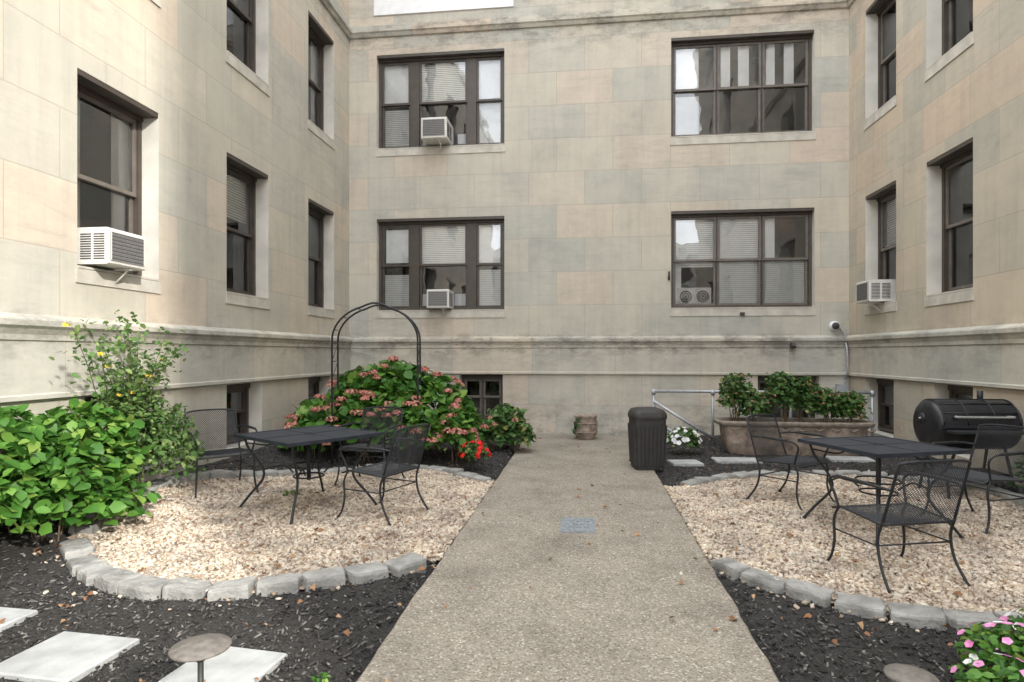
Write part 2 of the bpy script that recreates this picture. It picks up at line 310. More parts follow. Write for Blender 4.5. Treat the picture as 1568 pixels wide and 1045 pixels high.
def window(x0,x1,z0,z1,segs,M,cover=None,ms=0,name='window',y=.19,screen=True):
    mb=MB(); e=.003; F=.05
    x0+=e;x1-=e;z0+=.024;z1-=e
    mb.box(x0,x1,y-.02,y+.10,z1-.085,z1-.002,0); mb.box(x0,x1,y,y+.10,z0,z0+.045,0)
    mb.box(x0,x0+F,y,y+.10,z0+.0455,z1-.0855,0); mb.box(x1-F,x1,y,y+.10,z0+.0455,z1-.0855,0)
    zz0=z0+.046; zz1=z1-.086
    for i in range(len(segs)-1):
        mb.box(segs[i][1]+.001,segs[i+1][0]-.001,y+.01,y+.10,zz0,zz1,0)
    for i,(a,b) in enumerate(segs):
        a=max(a,x0+F)+.002; b=min(b,x1-F)-.002; zm=(zz0+zz1)/2+.02
        sash(mb,a,b,zm-.02,zz1,y+.02,ms,2)
        sash(mb,a,b,zz0,zm+.02,y+.058,ms,3 if screen else 2)
        for kind,f0,f1,g0,g1 in (cover or {}).get(i,[]):
            xa=a+(b-a)*f0;xb=a+(b-a)*f1;za=zz0+(zz1-zz0)*g0;zb=zz0+(zz1-zz0)*g1
            if kind in('c','w'):
                n=max(6,int((xb-xa)/.035)); vs=[];fs=[]
                for k in range(n+1):
                    xx=xa+(xb-xa)*k/n; yy=y+.120+(.010 if k%2 else -.007)+(random.random()-.5)*.008 if kind=='c' else y+.104
                    vs+=[(xx,yy,za),(xx,yy,zb)]
                for k in range(n): fs.append((2*k,2*k+2,2*k+3,2*k+1))
                mb.add(vs,fs,4 if kind=='c' else 8,True)
            else:
                z=za
                while z<zb:
                    mb.quad((xa,y+.104,z),(xb,y+.104,z),(xb,y+.114,z+.032),(xa,y+.114,z+.032),5); z+=.036
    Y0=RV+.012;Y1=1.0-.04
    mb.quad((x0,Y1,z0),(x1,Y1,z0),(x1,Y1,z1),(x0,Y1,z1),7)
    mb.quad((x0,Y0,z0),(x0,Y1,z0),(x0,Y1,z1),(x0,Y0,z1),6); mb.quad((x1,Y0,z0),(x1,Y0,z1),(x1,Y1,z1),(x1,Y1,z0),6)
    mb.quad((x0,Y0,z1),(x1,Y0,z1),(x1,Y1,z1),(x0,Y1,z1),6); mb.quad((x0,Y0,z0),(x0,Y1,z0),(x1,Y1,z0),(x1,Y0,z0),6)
    return mb.obj(name,WM,bld,M)
ZF=[(2.30,4.05),(5.36,7.15),(8.42,10.2)]
HB=[]
for a,b in ZF: HB+=[(-3.91,-1.47,a,b),(1.54,3.98,a,b)]
HBb=[(-2.31,-1.50,.25,1.11),(3.03,4.06,.25,1.11)]
wall('back_wall',XL,XR,11.4,HB+HBb,M_ash,MXB,1,1,M_trim)
SY=[(4.91,5.95),(7.18,8.20),(9.46,10.48),(1.9,2.94),(-.6,.44)]
ZS=[(2.26,4.03),(5.28,7.08),(8.34,10.12)]
HL=[(a,b,c,d) for a,b in SY for c,d in ZS]+[(4.99,5.90,.32,1.11),(7.18,8.02,.30,1.11),(9.46,10.3,.30,1.11)]
wall('left_wall',-7.0,D,11.4,HL,M_ashL,MXL,0,1,M_trimS)
RYs=[(9.59,10.58),(7.80,8.79),(5.6,6.6),(2.2,3.2),(-.8,.2)]
ZR=[(2.26,4.06),(5.28,7.08),(8.34,10.12),(11.4,13.1)]
HR=[(-b,-a,c,d) for a,b in RYs for c,d in ZR]+[(-10.58,-9.66,.25,1.11),(-8.62,-7.8,.25,1.11)]
wall('right_wall',-D,2.9,14.6,HR,M_ashR,MXR,1,0,M_trimS)
mb=MB(); mb.box(XL-9,XL-1.0,-7,D+9,-.3,11.3,0); mb.box(XL-1.0,XR+1,D+1.0,D+9,-.3,11.32,0); mb.box(XR+1.0,XR+9,-2.9,D+9,-.3,14.5,0)
mb.obj('building_mass',[M_ash],bld)
SL=[(-3.86,-3.29),(-3.12,-2.19),(-2.02,-1.52)]
SR=[(1.60,2.35),(2.37,3.13),(3.15,3.93)]
cb={(0,0):{0:[('c',.1,1,.55,.95),('b',0,1,0,.4)],1:[('b',0,1,.52,.98),('w',0,.27,0,.17),('w',.72,1,0,.17)],2:[('c',0,1,.5,1),('b',0,1,0,.45)]},
    (0,1):{0:[('c',0,1,.5,1.),('b',0,1,0,.45)],1:[('w',0,.22,0,.15),('w',.78,1,0,.15),('b',0,1,.52,1)],2:[('c',0,1,.0,1)]},
    (1,0):{0:[('b',0,1,.44,1),('c',.0,.2,0,.44)],1:[('b',0,1,.0,1)],2:[('b',0,1,0,.5),('c',.0,.3,.5,1)]},
    (1,1):{0:[('c',0,.62,.0,.46),('c',0,.62,.5,1)],1:[('c',.1,.32,.5,1),('c',.5,.75,.5,1)],2:[('c',.1,.3,.5,1),('c',.5,.72,.5,1)]},
    (0,2):{},(1,2):{}}
for f,(a,b) in enumerate(ZF):
    window(-3.91,-1.47,a,b,SL,MXB,cb[(0,f)],0,'triple_window',y=.12)
    window(1.54,3.98,a,b,SR,MXB,cb[(1,f)],1,'triple_window',y=.12)
window(-2.31,-1.50,.25,1.11,[(-2.27,-1.93),(-1.90,-1.54)],MXB,None,1,'basement_window')
window(3.03,4.06,.25,1.11,[(3.05,3.53),(3.56,4.02)],MXB,None,1,'basement_window')
for i,(a,b) in enumerate(SY):
    for j,(c,d) in enumerate(ZS):
        window(a,b,c,d,[(a+.05,b-.05)],MXL,{0:[('b',0,1,.62,1)]} if (i+j)%3==1 else ({0:[('c',0,.35,0,1),('c',.75,1,0,1)]} if (i+j)%3==0 else None),1 if (i,j)==(0,0) else 0,'sash_window')
for a,b,c,d in [(4.99,5.90,.32,1.11),(7.18,8.02,.30,1.11),(9.46,10.3,.30,1.11)]:
    window(a,b,c,d,[(a+.05,b-.05)],MXL,None,0,'basement_window')
for i,(a,b) in enumerate(RYs):
    for j,(c,d) in enumerate(ZR):
        window(-b,-a,c,d,[(-b+.05,-a-.05)],MXR,{0:[('b',0,1,.55,1)]} if (i+j)%2==0 else {0:[('c',.6,1,0,1)]},1,'sash_window')
for a,b,c,d in [(-10.58,-9.66,.25,1.11),(-8.62,-7.8,.25,1.11)]:
    window(a,b,c,d,[(a+.05,b-.05)],MXR,None,0,'basement_window')
mb=MB()
for a,b in((-3.96,-1.3),(.95,3.9)): mb.box(a,b,-.02,-.001,7.90,8.27,0)
mb.obj('spandrel_panels',[M_white],bld,MXB)
ob=bpy.data.objects.new('neighbouring_building',None); link(ob)
mb=MB(); mb.box(-22,22,-44,-34,-.3,11,0); mb.box(-22.3,22.3,-33.99,-33.6,10.6,11.3,1)
for k in range(12):
    for j in range(3):
        x=-20+k*3.5; mb.box(x,x+1.5,-33.98,-33.93,1.5+j*3.1,3.4+j*3.1,2); mb.box(x-.1,x+1.6,-33.92,-33.8,1.35+j*3.1,1.49+j*3.1,1)
mb.obj('facade',[M_ash,M_sill,M_frame],ob)
# ---------------------------------------------------------------- air conditioners
def ac(xc,zb,w,h,out,M,name='window_air_conditioner'):
    mb=MB(); x0=xc-w/2;x1=xc+w/2;y0=-out;y1=.26
    b=.012
    vs=[(x0,y1,zb),(x1,y1,zb),(x1,y1,zb+h),(x0,y1,zb+h),(x0,y0+b,zb),(x1,y0+b,zb),(x1,y0+b,zb+h),(x0,y0+b,zb+h),(x0+b,y0,zb+b),(x1-b,y0,zb+b),(x1-b,y0,zb+h-b),(x0+b,y0,zb+h-b)]
    mb.add(vs,[(0,1,2,3),(0,4,5,1),(1,5,6,2),(2,6,7,3),(3,7,4,0),(4,8,9,5),(5,9,10,6),(6,10,11,7),(7,11,8,4),(8,11,10,9)],0)
    gx0=x0+w*.07;gx1=x1-w*.07;gz0=zb+h*.12;gz1=zb+h*.88
    mb.box(gx0,gx1,y0-.003,y0-.0005,gz0,gz1,2)
    n=int((gz1-gz0)/.016)
    for k in range(n+1):
        z=gz0+(gz1-gz0)*k/n; mb.box(gx0,gx1,y0-.009,y0-.0035,z-.0022,z+.0022,1 if k%2 else 2)
    for k in (0,4):
        x=gx0+(gx1-gx0)*k/4; mb.box(x-.004,x+.004,y0-.013,y0-.0095,gz0,gz1,0)
    for xs,sg in ((x0,-1),(x1,1)):
        T=out+.08
        for c in range(2):
            ya=y0+.03+c*(T*.47); yb=ya+T*.38
            for k in range(int(h*.75/.022)):
                z=zb+h*.13+k*.022
                xa,xb=sorted((xs+sg*.0008,xs+sg*.003)); mb.box(xa,xb,ya,yb,z,z+.011,1)
    mb.tube([(xc+.08,-out*.75,zb-.005),(xc+.08,.0,zb-.15)],.010,0,5); mb.box(xc+.06,xc+.10,-out*.85,-.016,zb-.018,zb-.004,0)
    return mb.obj(name,[M_acw,M_acd,M_acg],None,M)
ac(5.26,2.31,.48,.33,.20,MXL); ac(-2.67,2.34,.42,.34,.24,MXB); ac(-2.72,5.42,.48,.38,.34,MXB); ac(-10.12,2.30,.46,.33,.24,MXR)
mb=MB(); mb.box(1.68,2.28,.225,.45,2.375,2.70,0)
for cx in (1.83,2.13):
    vs=[(cx+.115*math.cos(a*math.pi/10),.222,2.54+.115*math.sin(a*math.pi/10)) for a in range(20)]; mb.add(vs,[tuple(range(20))],1)
    for rr in (.115,.075,.035): mb.tube([(cx+rr*math.cos(a*math.pi/10),.218,2.54+rr*math.sin(a*math.pi/10)) for a in range(21)],.006,0,4)
mb.obj('window_fan',[M_acw,M_acd],None,MXB)
# ---------------------------------------------------------------- ground
def sst(t): t=np.clip(t,0,1); return t*t*(3-2*t)
def gh(x,y):
    x=np.asarray(x,float); y=np.asarray(y,float)
    return .19*sst((-x-3.35)/.95)*sst((y+2)/3)*(x>-6)+.10*sst((x-3.7)/.8)*sst((y-3)/3)*(x<6)+.05*sst((y-7.6)/1.5)*(y<13)
LP=[(-3.77,4.14),(-3.42,3.84),(-3.06,3.64),(-2.71,3.54),(-2.39,3.53),(-2.07,3.61),(-1.77,3.74),(-1.51,3.92),(-1.24,4.13),(-1.12,4.33)]
LP2=[(-1.10,6.98),(-1.35,7.15),(-1.62,7.42),(-2.05,7.62),(-2.5,7.62),(-3.0,7.4),(-3.55,6.95),(-3.95,6.3),(-4.13,5.65),(-4.08,5.1),(-3.95,4.6),(-3.77,4.14)]
RP=[(.96,4.46),(1.06,4.22),(1.25,4.04),(1.52,3.83),(1.81,3.68),(2.09,3.63),(2.6,3.66),(3.15,3.95),(3.65,4.5),(4.0,5.2),(4.12,6.0),(4.15,6.75),(3.97,7.27),(3.55,7.72),(3.0,7.85),(2.39,7.76),(1.81,7.54),(1.38,7.23),(1.07,6.93)]
def sp(P): return [(p.x,p.y) for p in smooth_path([(a,b,0) for a,b in P],8)]
PX0,PX1=-1.03,.88
LC=sp(LP)+[(PX0,4.36),(PX0,6.96)]+sp(LP2); RC=sp(RP); RG=RC+[(PX1,6.93),(PX1,4.46)]
xs=np.concatenate([[-150,-60,-30,-15,-9,-6],np.arange(-5,5.01,.08),[6,9,15,30,60,150]]); ys=np.concatenate([[-150,-80,-40,-20,-10,-4,-1],np.arange(0,11.6,.08),[13,20,40,80,150]])
gx,gy=np.meshgrid(xs,ys); gz=gh(gx,gy)+np.where((np.abs(gx)<5.1)&(gy>-.1)&(gy<12),R.uniform(-.008,.008,gx.shape),0)
inpath=(gx>PX0-.1)&(gx<PX1+.1); gz=np.where(inpath,np.minimum(gz,0.0)-.02,gz)
V=[tuple(p) for p in np.stack([gx,gy,gz],-1).reshape(-1,3)]; nx=len(xs)
F=[(j*nx+i,j*nx+i+1,(j+1)*nx+i+1,(j+1)*nx+i) for j in range(len(ys)-1) for i in range(nx-1)]
me=bpy.data.meshes.new('ground'); me.from_pydata(V,[],F); me.materials.append(M_mulch); me.polygons.foreach_set('use_smooth',[True]*len(F)); me.update(); link(bpy.data.objects.new('ground',me))
mb=MB(); js=[-6,-3.2,-.4,2.35,5.28,8.2,D-.02]
PT=.032
for k in range(len(js)-1):
    a=js[k]+.009;b=js[k+1]-.009; c=.014; x1=PX1
    n=24; ysn=[a+(b-a)*i/n for i in range(n+1)]
    lx=[PX0+R.uniform(-.008,.008) for _ in ysn]; rx=[x1+R.uniform(-.008,.008) for _ in ysn]
    for i in range(n):
        y0,y1=ysn[i],ysn[i+1]; ya=y0+(c if i==0 else 0); yb=y1-(c if i==n-1 else 0)
        mb.add([(lx[i]+c,ya,PT),(rx[i]-c,ya,PT),(rx[i+1]-c,yb,PT),(lx[i+1]+c,yb,PT)],[(0,1,2,3)],0)
        mb.add([(lx[i],y0,-.08),(lx[i],y0,PT-c),(lx[i]+c,ya,PT),(lx[i+1]+c,yb,PT),(lx[i+1],y1,PT-c),(lx[i+1],y1,-.08)],[(0,1,4,5),(1,2,3,4)],0)
        mb.add([(rx[i],y0,-.08),(rx[i],y0,PT-c),(rx[i]-c,ya,PT),(rx[i+1]-c,yb,PT),(rx[i+1],y1,PT-c),(rx[i+1],y1,-.08)],[(5,4,1,0),(4,3,2,1)],0)
    for (yy,yi) in ((a,a+c),(b,b-c)):
        e=0 if yy==a else n
        mb.add([(lx[e],yy,-.08),(rx[e],yy,-.08),(rx[e],yy,PT-c),(lx[e],yy,PT-c),(rx[e]-c,yi,PT),(lx[e]+c,yi,PT)],[(0,1,2,3),(3,2,4,5)],0)
mb.box(PX0+.03,PX1-.03,-5.9,D-.03,-.1,PT-.024,1)
mb.obj('concrete_path',[M_path,M_soil])
mb=MB(); mb.box(-.205,.09,5.04,5.49,PT-.01,PT+.006,0); mb.box(-.185,.07,5.06,5.47,PT+.0065,PT+.009,0)
for k in range(6):
    for j in range(3): mb.box(-.13+k*.03,-.115+k*.03,5.16+j*.09,5.21+j*.09,PT+.0095,PT+.013,0)
mb.obj('utility_cover',[M_plate])
def inpoly(P,x,y):
    P=np.array(P); r=np.zeros(len(x),bool); n=len(P);j=n-1
    for i in range(n):
        xi,yi=P[i];xj,yj=P[j]
        c=((yi>y)!=(yj>y))&(x<(xj-xi)*(y-yi)/((yj-yi)+1e-12)+xi); r^=c; j=i
    return r
def gravel(name,poly,n):
    P=np.array(poly); lo=P.min(0);hi=P.max(0); left=P[:,0].mean()<0
    q=.07; X,Y=np.meshgrid(np.arange(lo[0],hi[0]+q,q),np.arange(lo[1],hi[1]+q,q)); ins=inpoly(poly,X.ravel(),Y.ravel()).reshape(X.shape)
    mb=MB()
    for j in range(X.shape[0]-1):
        for i in range(X.shape[1]-1):
            if ins[j,i] or ins[j+1,i+1] or ins[j,i+1] or ins[j+1,i]:
                c=[(X[j,i],Y[j,i]),(X[j,i+1],Y[j,i+1]),(X[j+1,i+1],Y[j+1,i+1]),(X[j+1,i],Y[j+1,i])]
                c=[(min(a,PX0-.001) if left else max(a,PX1+.001),b) for a,b in c]
                mb.add([(a,b,float(gh(a,b))+.018) for a,b in c],[(0,1,2,3)])
    base=mb_part(mb,0)
    x=R.uniform(lo[0],hi[0],int(n*1.5)); y=R.uniform(lo[1],hi[1],int(n*1.5)); k=inpoly(poly,x,y)&((x<PX0-.004)|(x>PX1+.004)); x=x[k];y=y[k]; M=len(x)
    s=R.uniform(.012,.030,M); sc=np.stack([s*R.uniform(.8,1.6,M),s*R.uniform(.7,1.1,M),s*R.uniform(.4,.75,M)],-1)
    pos=np.stack([x,y,gh(x,y)+.020+R.uniform(0,.016,M)+.006*np.sin(x*9)*np.sin(y*7)],-1)
    ch=inst(CUBEV,CUBEF,pos,rndrot(M,.4),sc,1,jit=.2)
    m=240; i=R.randint(0,len(poly),m); pp=P[i]+R.normal(0,.13,(m,2)); s=R.uniform(.010,.024,m)
    zz=np.where((pp[:,0]>PX0)&(pp[:,0]<PX1),PT+.004,gh(pp[:,0],pp[:,1])+.012)
    st=inst(CUBEV,CUBEF,np.stack([pp[:,0],pp[:,1],zz],-1),rndrot(m,.4),np.stack([s*1.2,s,s*.6],-1),1,jit=.2)
    tm_obj(name,[base,ch,st],[M_gbase,M_gravel])
gravel('gravel_patio',LC,33000); gravel('gravel_patio',RG,33000)
def edging(name,paths):
    mb=MB()
    for P in paths:
        pts=[Vector((a,b,0)) for a,b in P]; acc=0; nxt=.13; L=.275
        for i in range(len(pts)-1):
            seg=(pts[i+1]-pts[i]); l=seg.length
            while nxt<=acc+l:
                p=pts[i]+seg*((nxt-acc)/l); t=seg.normalized(); n=Vector((t.y,-t.x,0))
                p=p+n*random.uniform(-.008,.008)
                hl=L/2*random.uniform(.90,.97); hw=random.uniform(.072,.090); h=random.uniform(.060,.082)
                z0=float(gh(p.x,p.y)); an=random.uniform(-.09,.09); t2=(t+n*an).normalized(); n2=Vector((t2.y,-t2.x,0)); tl=random.uniform(-.01,.01)
                prof=[(-1,-1),(-.7,-1.04),(-.35,-1.06),(0,-1.03),(.35,-1.05),(.7,-1.06),(1,-1),(1.04,-.4),(1.03,.3),(.92,1),(.5,1.05),(0,1.04),(-.5,1.05),(-.92,1),(-1.03,.3),(-1.04,-.4)]
                rings=[];K=len(prof)
                jx=[(random.uniform(-.012,.012),random.uniform(-.010,.010)) for _ in prof]
                for (fl,fw,z) in ((1,1,-.05),(1,1,h*.70),(.97,.94,h*.92),(.90,.84,h),(.45,.4,h*1.02)):
                    r=[]
                    for (sx,sy),(jl,jw) in zip(prof,jx):
                        r.append(p+t2*(sx*hl*fl+jl)+n2*(sy*hw*fw+jw)+Vector((0,0,z0+z+tl*sx+random.uniform(-.004,.004))))
                    rings.append(r)
                vs=sum(rings,[]); fs=[(a*K+k,a*K+(k+1)%K,(a+1)*K+(k+1)%K,(a+1)*K+k) for a in range(4) for k in range(K)]+[tuple(4*K+k for k in range(K))]
                mb.add(vs,fs,0,False); nxt+=L
            acc+=l
    mb.obj(name,[M_edge])
edging('stone_edging',[sp(LP),sp(LP2)]); edging('stone_edging',[RC])
def chips():
    M=60000
    x=np.concatenate([R.uniform(-4.4,-1.05,M//2),R.uniform(.90,4.5,M//2)]); y=1.6+9.4*R.uniform(0,1,M)**1.8
    k=~(inpoly(LC,x,y)|inpoly(RG,x,y)); x=x[k];y=y[k];n=len(x)
    s=R.uniform(.007,.022,n); sc=np.stack([s*R.uniform(.35,.7,n),s*R.uniform(1,1.8,n),s*R.uniform(.2,.4,n)],-1)
    tm_obj('mulch_bed',[inst(CUBEV,CUBEF,np.stack([x,y,gh(x,y)+R.uniform(.0,.013,n)],-1),rndrot(n,.4),sc,0,jit=.15)],[M_chip])
chips()
n=700; x=np.concatenate([R.uniform(-4.2,-1.05,350),R.uniform(.95,4.3,290),R.uniform(-1,.85,60)]); y=R.uniform(2.0,10.8,n)
y[:220]=R.uniform(3.8,7,220); y[350:450]=R.uniform(3.8,7.5,100); z=np.where((x>PX0)&(x<PX1),PT+.006,gh(x,y)+.045)
s=R.uniform(.018,.06,n); sc=np.stack([s*1.1,s,s*2.4],-1)
tm_obj('fallen_leaves',[inst(LEAFV,LEAFF,np.stack([x,y,z],-1),rndrot(n,.25),sc,0,jit=.05)],[M_litter])
# ---------------------------------------------------------------- stepping stones
def slab(cx,cy,w,d,rot,th=.03,name='stepping_stone'):
    mb=MB(); c=.008; w/=2;d/=2
    vs=[]
    for (e,z) in ((0,-.03),(0,th-c),(c,th)):
        vs+=[(-w+e,-d+e,z),(w-e,-d+e,z),(w-e,d-e,z),(-w+e,d-e,z)]
    mb.add(vs,[(0,1,5,4),(1,2,6,5),(2,3,7,6),(3,0,4,7),(4,5,9,8),(5,6,10,9),(6,7,11,10),(7,4,8,11),(8,9,10,11)])
    mb.obj(name,[M_step],None,Matrix.Translation((cx,cy,float(gh(cx,cy))))@Matrix.Rotation(math.radians(rot),4,'Z'))
slab(-2.53,2.72,.46,.42,-4); slab(-1.68,2.70,.42,.36,-6); slab(-3.33,2.98,.40,.40,-3)
slab(2.05,8.62,.60,.30,3); slab(3.6,8.85,.55,.30,-4); slab(1.34,8.4,.40,.32,8)
# ---------------------------------------------------------------- furniture
def lines_on(mb,fn,W,H,sp_,r,mi=0):
    for sg in (1,-1):
        c=-H
        while c<W+H:
            if sg==1: a=max(0,-c); b=min(H,W-c)
            else: a=max(0,c-W); b=min(H,c)
            if b-a>.01:
                pts=[]; k=max(2,int((b-a)/.07)+1)
                for i in range(k+1):
                    t=a+(b-a)*i/k; pts.append(fn((c+sg*t)/W,t/H))
                mb.tube(pts,r,mi,3,False)
            c+=sp_
def chair_mesh():
    mb=MB(); W=.52
    def seat(u,v):
        x=(u-.5)*W; y=-.22+v*.46; z=.40+.03*v-.02*math.sin(math.pi*u)*math.sin(math.pi*v)-(.03*max(0,v-.85)/.15)
        return (x,y,z)
    def back(u,v):
        q=2*u-1; wd=1-.04*v
        return (q*W/2*wd, -.225-.12*v-.045*(1-q*q)*v, .42+(.385+.02*(1-q**4))*v)
    lines_on(mb,seat,W,.46,.021,.0019); lines_on(mb,back,W,.40,.021,.0019)
    R1=.0095
    mb.tube([back(0,v/6) for v in range(7)]+[back(u/10,1) for u in range(1,11)]+[back(1,1-v/6) for v in range(1,7)],R1)
    mb.tube([seat(0,v/6) for v in range(7)]+[seat(u/6,1) for u in range(1,7)]+[seat(1,1-v/6) for v in range(1,7)]+[seat(1-u/6,0) for u in range(1,7)],.008)
    for s in (-1,1):
        mb.tube(smooth_path([(s*.25,-.29,.63),(s*.295,-.20,.645),(s*.31,0,.64),(s*.305,.16,.635),(s*.295,.225,.59),(s*.275,.20,.51),(s*.265,.17,.42)],5),R1)
        mb.tube(smooth_path([(s*.30,-.15,.648),(s*.312,0,.646),(s*.308,.13,.643)],4),.013)
        mb.tube(smooth_path([(s*.265,.17,.42),(s*.27,.21,.33),(s*.275,.20,.18),(s*.285,.22,.07),(s*.295,.26,.008)],5),R1)
        mb.tube(smooth_path([(s*.26,-.225,.42),(s*.265,-.19,.30),(s*.27,-.22,.15),(s*.285,-.31,.008)],5),R1)
        mb.tube([(s*.27,.205,.26),(s*.268,-.19,.26)],.006)
        for yy in (.262,-.312): mb.tube([(s*.29,yy,.0),(s*.29,yy,.015)],.014)
    mb.tube([(-.268,-.19,.262),(.268,-.19,.262)],.006)
    return mb.mesh('patio_chair',[M_iron])
CH=chair_mesh()
def place(me,name,x,y,face,z=None,s=1):
    zz=float(gh(x,y))+.035 if z is None else z
    o=bpy.data.objects.new(name,me); link(o,None,Matrix.Translation((x,y,zz))@Matrix.Rotation(math.radians(face-90),4,'Z')@Matrix.Scale(s,4)); return o
place(CH,'patio_chair',-3.74,5.92,-42,z=.07)
place(CH,'patio_chair',-1.84,5.42,160)
place(CH,'patio_chair',-2.42,6.70,-97)
place(CH,'patio_chair',2.05,6.35,-48)
place(CH,'patio_chair',2.05,4.38,106,z=.02)
place(CH,'patio_chair',3.38,5.75,200)
def table_mesh(S):
    mb=MB(); h=S/2; T=.705
    mb.box(-h,h,-h,-h+.03,T-.03,T,1); mb.box(-h,h,h-.03,h,T-.03,T,1); mb.box(-h,-h+.03,-h+.0305,h-.0305,T-.03,T,1); mb.box(h-.03,h,-h+.0305,h-.0305,T-.03,T,1)
    mb.box(-h+.0305,h-.0305,-h+.0305,h-.0305,T-.012,T-.004,1)
    for k in (-1,1):
        mb.box(-h+.04,h-.04,k*.15-.008,k*.15+.008,T-.03,T-.013,1)
    mb.box(-h+.031,h-.031,-.006,.006,T-.0035,T-.001,1); mb.box(-.006,.006,-h+.031,h-.031,T-.0036,T-.0008,1)
    mb.tube([(.035*math.cos(a),.035*math.sin(a),T-.001) for a in np.linspace(0,2*math.pi,17)],.006,0)
    c=h-.07
    for sx in(-1,1):
        for sy in (-1,1):
            mb.tube(smooth_path([(sx*c,sy*c,T-.03),(sx*(c-.03),sy*(c-.03),.56),(sx*(c-.11),sy*(c-.11),.40),(sx*(c-.12),sy*(c-.12),.28),(sx*(c-.03),sy*(c-.03),.12),(sx*(c+.03),sy*(c+.03),.01)],5),.0115,0)
            mb.tube(smooth_path([(sx*(c-.115),sy*(c-.115),.36),(sx*.17,sy*.17,.40),(sx*.10,sy*.10,.33)],5),.008,0)
            mb.tube([(sx*(c+.03),sy*(c+.03),0),(sx*(c+.03),sy*(c+.03),.015)],.018,0)
            mb.tube(smooth_path([(sx*(c-.02),sy*(c-.02),.62),(sx*(c-.16),sy*(c-.16),.60),(sx*(c-.22),sy*(c-.22),T-.03)],5),.007,0)
    for z,r in ((.40,.17),(.30,.14)):
        mb.tube([(r*math.cos(a),r*math.sin(a),z) for a in np.linspace(0,2*math.pi,25)],.008,0)
    mb.tube([(0,0,.26),(0,0,T-.02)],.02,0,8)
    return mb.mesh('patio_table',[M_iron,M_tabl])
place(table_mesh(.98),'patio_table',-2.62,5.58,90-33,z=.035)
place(table_mesh(.88),'patio_table',2.46,5.48,90+20,z=.035)
# barrel grill with rounded lid on legs
def grill():
    mb=MB(); L=.38; zc=.75; K=22; rr=.255
    secs=[(-L-.055,.35),(-L-.045,.70),(-L-.02,.90),(-L+.01,.985),(-L+.03,1),(L-.03,1),(L-.01,.985),(L+.02,.90),(L+.045,.70),(L+.055,.35)]
    vs=[(x,rr*f*math.cos(2*math.pi*k/K),zc+rr*f*math.sin(2*math.pi*k/K)) for x,f in secs for k in range(K)]
    fs=[(a*K+k,a*K+(k+1)%K,(a+1)*K+(k+1)%K,(a+1)*K+k) for a in range(len(secs)-1) for k in range(K)]
    mb.add(vs,fs,0,True)
    mb.add(vs[:K],[tuple(range(K))[::-1]],0); mb.add(vs[-K:],[tuple(range(K))],0)
    mb.box(-L,L,-rr-.012,rr+.012,zc-.012,zc+.012,1)
    for x in (-L+.02,-.13,.13,L-.02):
        mb.tube([(x,(rr+.002)*math.cos(a),zc+(rr+.002)*math.sin(a)) for a in np.linspace(.05,math.pi-.05,18)],.008,0,5)
    for a in (.55,1.05,1.57,2.1,2.6):
        mb.tube([(-L+.02,(rr+.002)*math.cos(a),zc+(rr+.002)*math.sin(a)),(L-.02,(rr+.002)*math.cos(a),zc+(rr+.002)*math.sin(a))],.006,0,5)
    for s in (-1,1):
        mb.tube([(s*(L+.05),0,zc+.06),(s*(L+.066),0,zc+.06)],.06,1,18)
        mb.tube([(s*(L+.066),0,zc+.06),(s*(L+.085),0,zc+.06)],.012,2,8)
    mb.tube(smooth_path([(-.24,-.235,zc+.10),(-.24,-.31,zc+.10),(.24,-.31,zc+.10),(.24,-.235,zc+.10)],6),.012,2)
    mb.box(-.36,.36,-.44,-.275,zc-.05,zc-.03,1)
    mb.tube([(.20,.10,zc+.22),(.20,.10,zc+.34)],.028,1,10)
    for sx in(-1,1):
        mb.tube([(sx*.29,-.12,zc-.2),(sx*.32,-.26,.02)],.016,1); mb.tube([(sx*.29,.12,zc-.2),(sx*.32,.26,.08 if sx>0 else .02)],.016,1)
        mb.tube([(sx*.31,-.2,.25),(sx*.31,.2,.25)],.012,1)
    mb.box(-.30,.30,-.17,.17,.255,.27,1)
    for y in (-.26,.26): mb.tube([(.30,y,.09),(.35,y,.09)],.09,1,16)
    return mb.mesh('barrel_grill',[M_grill,M_iron,M_acg])
place(grill(),'barrel_grill',3.93,6.85,90+2,z=float(gh(3.93,6.85)))
mb=MB()
mb.loft([(0,0,.178,.178,0),(0,0,.183,.183,.03),(0,0,.208,.208,.64),(0,0,.208,.208,.655)],0,n=40,p=7)
for s in range(4):
    Mr=Matrix.Rotation(s*math.pi/2,3,'Z')
    for k in range(7):
        x=-.144+k*.048; a=.183;b=.208
        vs=[(x-.015,-a-.010,.06),(x+.015,-a-.010,.06),(x*1.1+.016,-b-.008,.56),(x*1.1-.016,-b-.008,.56),(x-.015,-a+.01,.06),(x+.015,-a+.01,.06),(x*1.1+.016,-b+.01,.56),(x*1.1-.016,-b+.01,.56)]
        mb.add([Mr@Vector(v) for v in vs],[(0,1,2,3),(0,4,5,1),(1,5,6,2),(2,6,7,3),(3,7,4,0)],0)
mb.loft([(0,0,.222,.222,.645),(0,0,.226,.226,.67),(0,0,.220,.220,.71),(0,0,.19,.19,.755),(0,0,.13,.13,.775)],0,n=40,p=5)
mb.box(-.13,.13,-.224,-.19,.675,.73,1)
mb.obj('trash_can',[M_bin,M_acd],None,Matrix.Translation((.80,8.02,PT))@Matrix.Rotation(math.radians(8),4,'Z'))
mb=MB(); mb.loft([(0,0,.15,.15,0),(0,0,.16,.16,.02),(0,0,.165,.165,.05),(0,0,.19,.19,.08),(0,0,.205,.205,.2),(0,0,.20,.20,.30),(0,0,.175,.175,.36),(0,0,.195,.195,.38),(0,0,.195,.195,.41),(0,0,.165,.165,.42),(0,0,.155,.155,.385)],0,n=28)
